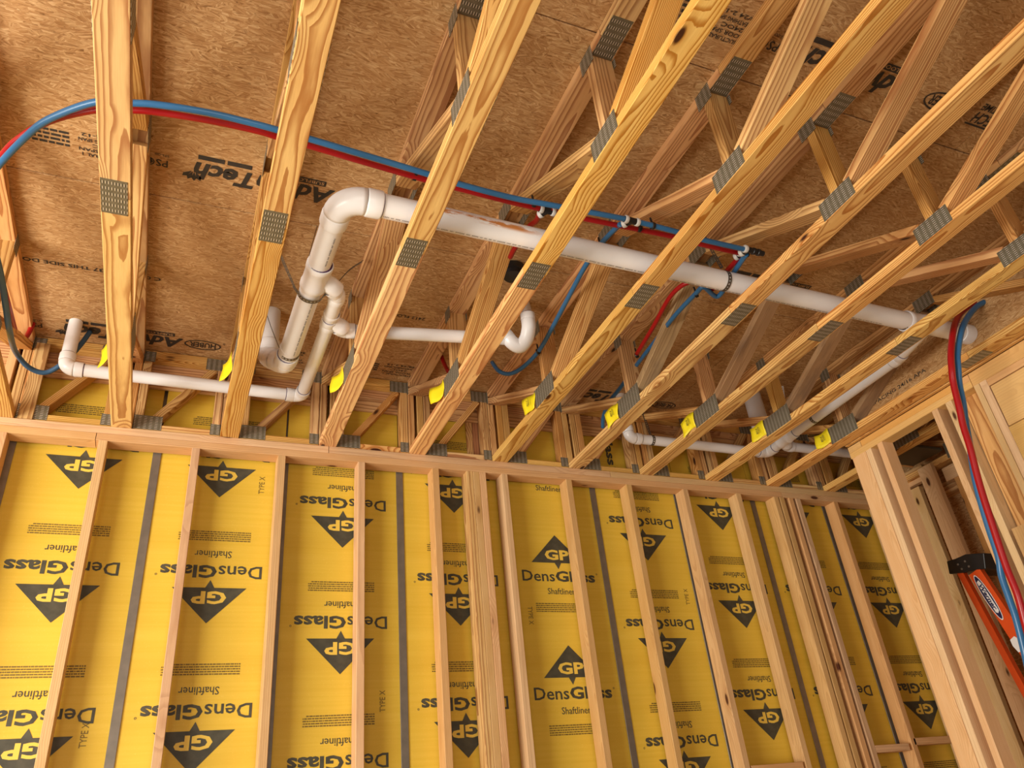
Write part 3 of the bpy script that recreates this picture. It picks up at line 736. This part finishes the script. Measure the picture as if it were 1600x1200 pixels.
# ------------------------------------------------------------------ red and blue water tubes
RT = .0112
zB, zR = .184, .211
def P(l, z): return [at(x, y, 2, z) for x, y in l]
bl = [(-25,290),(0,256),(37,217),(75,187),(147,160),(205,161),(250,164),(325,176),(400,194),(437,204),(487,218),(575,244),(665,271),(712,286),(800,309),(870,322),(980,343),(1060,363),(1100,375),(1165,390)]
o = tube('water_tube', P(bl, zB), RT, M['blue']); tag(o, 'long blue plastic water tube arching from the left edge across the trusses', 'tube')
BT = o
rd = [(-30,282),(0,247),(25,220),(75,190),(147,172),(205,172),(250,176),(325,188),(400,204),(437,215),(487,229),(575,255),(665,281),(707,292),(800,316),(862,330),(910,341),(990,357),(1057,371),(1097,382),(1158,396)]
o = tube('water_tube', P(rd, zR), RT, M['red']); tag(o, 'long red plastic water tube running just below the blue one', 'tube'); RD = o
def along(px0, px1, z): return at(*px0, 2, z), at(*px1, 2, z)
def collar(par, px, z, d, r=.0165, L=.016, mat='collar', nm='collar'):
    c = at(*px, 2, z) if len(px) == 2 else Vector(px); d = Vector(d).normalized()
    return lathe(nm, c-d*L/2, c+d*L/2, [(0,r*.9),(.15,r),(.85,r),(1,r*.9)], M[mat], par, 14)
def tee(label, par_loc, px, z, mdir, bdir):
    c = at(*px, 2, z); r = root('tube_tee', c, label, 'fitting', 'crimped tube tees')
    m = Vector(mdir).normalized(); b = Vector(bdir).normalized()
    lathe('tee_body', c-m*.035, c+m*.035, [(0,.0135),(1,.0135)], M['black'], r, 12)
    lathe('tee_branch', c, c+b*.04, [(0,.0135),(1,.0135)], M['black'], r, 12)
    for q in (c-m*.026, c+m*.026): collar(r, tuple(q), z, m)
    collar(r, tuple(c+b*.032), z, b); return c
D1 = (1,.04,0)
c1 = tee('black tee with white collars on the red tube', None, (855,329), zR, D1, (-.4,.8,.1))
c2 = tee('black tee with white collars on the blue tube', None, (987,345), zB, D1, (-.5,.75,.1))
o = tube('water_tube', [c1+Vector((-.02,.03,.005)), at(838,345,2,.23), at(825,356,2,.25), at(806,385,2,.27), at(797,402,2,.28)], RT, M['red']); tag(o, 'short red branch tube dropping behind the big pipe from the red tee', 'tube')
o = tube('water_tube', [c2+Vector((-.03,.035,.005)), at(962,357,2,.235), at(940,380,2,.25), at(915,415,2,.26), at(887,467,2,.26), at(863,512,2,.26), at(842,548,2,.26), at(818,573,2,.26), at(797,584,2,.27), at(780,580,2,.30), at(769,566,2,.40)], RT, M['blue']); tag(o, 'blue branch tube curving down past the white trap to a loop by the wall', 'tube')
# plugged ends
for nm, px, z, lab in (('end_fitting',(1168,390),zB,'black plugged elbow with white collars at the end of the blue tube'),('end_fitting',(1160,396),zR,'black plugged elbow with white collars at the end of the red tube')):
    c = at(*px, 2, z); r = root(nm, c, lab, 'fitting'); m = Vector(D1).normalized(); b = Vector((-.25,.8,.12)).normalized()
    L = .085 if z == zB else .03
    lathe('plug', c, c+m*L, [(0,.013),(.3,.013),(.32,.0155),(.45,.0155),(.47,.013),(.6,.013),(.62,.0155),(.75,.0155),(.77,.012),(1,.012)], M['black'], r, 12)
    lathe('elbow_branch', c, c+b*.04, [(0,.0135),(1,.0135)], M['black'], r, 12)
    collar(r, tuple(c-m*.012), z, m, .017); collar(r, tuple(c+b*.03), z, b, .017)
o = tube('water_tube', [at(1157,400,2,zR), at(1135,424,2,.22), at(1112,452,2,.24), at(1082,440,2,.27), at(1050,460,2,.28), at(1020,512,2,.27), at(995,553,2,.27)], RT, M['red']); tag(o, 'red branch tube folding back from the plugged end towards the wall', 'tube')
o = tube('water_tube', [at(1166,397,2,zB), at(1145,428,2,.205), at(1122,463,2,.215), at(1100,449,2,.225), at(1087,459,2,.23), at(1053,495,2,.24), at(1020,538,2,.255), at(998,566,2,.27), at(970,605,2,.27), at(952,628,2,.26), at(943,650,2,.24), at(942,668,2,.20)], RT, M['blue']); tag(o, 'blue branch tube folding back from the plugged end down to the wall', 'tube')
# clips
for i, (px, z, d, lab) in enumerate((((648,276),zR+.004,D1,'black clip holding both tubes left of the tees'),((834,318),zR+.004,D1,'small black clip just left of the red tee'),((999,357),zR,D1,'black clip on the red tube below the blue tee'),((1020,353),zB,D1,'black clip on the blue tube right of its tee'),
        ((938,383),.25,(-.5,.8,0),'black clip on the blue branch just above the big pipe'),((841,549),.26,(-.5,.8,0),'black clip where the blue branch bends near the wall'),((1088,460),.23,(-.5,.8,0),'black clip on the blue branch under the big pipe'),((995,555),.27,(-.5,.8,0),'black clip at the lower end of the red branch'))):
    c = at(*px, 2, z); d = Vector(d).normalized()
    o = lathe('tube_clip', c-d*.007, c+d*.007, [(0,.0135),(.1,.0155),(.9,.0155),(1,.0135)], M['black'], None, 12); tag(o, lab, 'clip', 'black tube clips')
    n = lathe('clip_nail', c+Vector((0,0,.01)), c+Vector((0,.004,.045)), [(0,.005),(1,.004)], M['black'], None, 8); n.parent = o
# left loop
lf = [at(-25,330,0,-.40), at(0,425,0,-.40), at(9,478,0,-.40), at(15,517,0,-.405), at(24,549,2,.21), at(45,574,2,.215), at(72,582,2,.22), at(100,566,2,.27), at(124,541,2,.36), at(141,518,2,.455)]
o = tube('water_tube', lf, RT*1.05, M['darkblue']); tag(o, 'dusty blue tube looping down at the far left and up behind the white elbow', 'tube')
lr = [at(-20,350,0,-.415), at(3,440,0,-.415), at(14,482,0,-.415), at(26,522,2,.30), at(40,527,2,.36), at(52,505,2,.455)]
o = tube('water_tube', lr, RT, M['red']); tag(o, 'short red tube bending up to the subfloor at the far left', 'tube')
lb = at(16,520,2,.235); o = lathe('tube_clip', lb-Vector((0,.012,.0)), lb+Vector((0,.012,0)), [(0,.015),(1,.015)], M['black'], None, 12); tag(o, 'black clip on the dusty blue tube at the far left', 'clip', 'black tube clips')
lb = at(28,523,2,.29); o = lathe('tube_clip', lb-Vector((0,.010,.0)), lb+Vector((0,.010,0)), [(0,.0145),(1,.0145)], M['black'], None, 12); tag(o, 'black clip on the short red tube at the far left', 'clip', 'black tube clips')
# small red piece near the wall
o = tube('water_tube', [at(690,557,2,.455), at(694,568,2,.40), at(700,580,2,.33)], RT, M['red']); tag(o, 'short piece of red tube poking down from the subfloor near the wall', 'tube')
# tubes hanging on the right
def PX(l, xs): return [at(x, y, 0, xx) for (x, y), xx in zip(l, xs)]
rp = [(1524,471),(1504,486),(1494,502),(1489,520),(1486,550),(1487,575),(1490,600),(1499,637),(1505,665),(1516,700),(1526,740),(1536,775),(1549,815),(1562,855),(1574,890),(1590,930),(1602,975),(1625,1060),(1650,1180)]
xs = [3.955,3.85,3.73,3.63,3.57]+[3.55]*14
o = tube('water_tube', PX(rp, xs), RT*1.36, M['red']); tag(o, 'thick red tube hanging down in front of the right stud wall', 'tube')
bp = [(1538,472),(1525,480),(1512,496),(1504,512),(1499,532),(1496,556),(1497,572),(1499,600),(1505,630),(1509,660),(1516,700),(1522,740),(1530,775),(1545,825),(1560,870),(1565,900),(1577,935),(1590,975),(1610,1060),(1635,1180)]
xs = [3.955,3.89,3.79,3.71,3.65,3.61]+[3.60]*14
o = tube('water_tube', PX(bp, xs), RT*1.3, M['blue']); tag(o, 'blue tube hanging beside the thick red one at the right wall', 'tube')

# ------------------------------------------------------------------ stepladder
LX = 4.42
ld = root('stepladder', (LX+.18,-.9,FZ), 'orange fibreglass stepladder with black top cap behind the right wall studs', 'ladder')
def prism(name, pts, x0, x1, mat, par):
    n = len(pts); vs = [(x0,y,z) for y,z in pts]+[(x1,y,z) for y,z in pts]
    fs = [tuple(range(n)), tuple(range(n,2*n))]+[(i,(i+1)%n,n+(i+1)%n,n+i) for i in range(n)]
    o = raw(name, vs, fs, mat, par); b = o.modifiers.new('b','BEVEL'); b.width = .004; b.segments = 2; b.limit_method = 'ANGLE'; return o
def yz(px, py, x=LX): p = at(px, py, 0, x); return (p.y, p.z)
cap = prism('top_cap', [yz(1479,877),yz(1492,873),yz(1508,866),yz(1537,864),yz(1540,889),yz(1526,890),yz(1506,895),yz(1483,897)], LX, LX+.40, M['black'], ld)
for px in ((1497,882),(1508,877),(1514,885),(1503,889)):
    c = at(*px, 0, LX); b_ = lathe('bolt', c+Vector((-.005,0,0)), c+Vector((.002,0,0)), [(0,.004),(.4,.0065),(1,.0065)], M['steel'], ld, 10)
def rail(name, p0, p1, w, x0, x1, parent, mat):
    "channel rail from p0 to p1 (y,z): outer face w wide with two flanges"
    a = Vector((0,p0[0],p0[1])); b = Vector((0,p1[0],p1[1])); d = (b-a).normalized(); n = Vector((0,-d.z,d.y))
    vs = []; 
    prof = [(-w/2,0),(w/2,0),(w/2,.032),(w/2-.004,.032),(w/2-.004,.004),(-w/2+.004,.004),(-w/2+.004,.032),(-w/2,.032)]
    for e in (a, b):
        for (s, q) in prof:
            p = e+n*s; vs.append((x0+(q if x1 > x0 else -q), p.y, p.z))
    m_ = len(prof); fs = [tuple(range(m_)), tuple(range(m_,2*m_))]+[(i,(i+1)%m_,m_+(i+1)%m_,m_+i) for i in range(m_)]
    return raw(name, vs, fs, mat, parent)
def mid(a, b, t): return (a[0]+(b[0]-a[0])*t, a[1]+(b[1]-a[1])*t)
ra0 = yz(1498,893); ra1 = yz(1601,1085)
fa0 = yz(1521,893); fa1 = yz(1600,1014)
def ext(a, b, zt): t = (zt-a[1])/(b[1]-a[1]); return mid(a, b, t)
for x0, x1 in ((LX+.004,LX+1),(LX+.396,LX-1)):
    rail('rear_rail', ra0, ext(ra0,ra1,FZ+.01), .036, x0, x1, ld, M['orange'])
    rail('front_rail', fa0, ext(fa0,fa1,FZ+.01), .078, x0, x1, ld, M['orange'])
for i in range(1, 7):
    zz = -.79-.30*i; p = ext(fa0, fa1, zz)
    box('step', (LX+.01, p[0]-.038, zz-.01), (LX+.39, p[0]+.038, zz+.014), M['steel'], ld, 0)
    if i % 2 == 0:
        p = ext(ra0, ra1, zz); box('rear_brace', (LX+.01, p[0]-.012, zz-.01), (LX+.39, p[0]+.012, zz+.01), M['steel'], ld, 0)
# emblem on the front rail
d = (Vector((0,fa1[0],fa1[1]))-Vector((0,fa0[0],fa0[1]))).normalized(); up = Vector((0,-d.z,d.y))
if up.z < 0: up = -up
c = at(1543.5,933,0,LX)
rgt = d
def em(flat, mat, off, nm): 
    r = rgt; u = r.cross(Vector((-1,0,0))); u = -u if r.cross(u).x > 0 else u
    m = Matrix((r,u,r.cross(u))).transposed().to_4x4(); m.translation = c+Vector((off,0,0)); return link(nm, flat.mesh(nm, mat), mat, ld, m)
def ell(rx, ry, n=28): return Flat().poly([(rx*math.cos(2*math.pi*i/n), ry*math.sin(2*math.pi*i/n)) for i in range(n)])
em(ell(.135,.025), M['white'], .0025-.0005, 'emblem'); em(ell(.128,.0205), M['navy'], .0018-.0004, 'emblem')
em(Flat().poly([(-.095,-.010),(.085,-.010),(.095,0),(.085,.012),(-.07,.013),(-.1,.006)]), M['white'], .001, 'emblem'); em(Flat().text('Werner', 0,.001,.15,.021,.03,.3), M['navy'], .0003, 'emblem_lettering')
c = at(1590,1008,0,LX); em(Flat().poly([(-.04,-.022),(-.01,-.028),(.03,-.02),(.035,.0),(.012,.006),(.02,.024),(-.02,.026),(-.045,.01)]), M['white'], .002, 'torn_sticker')
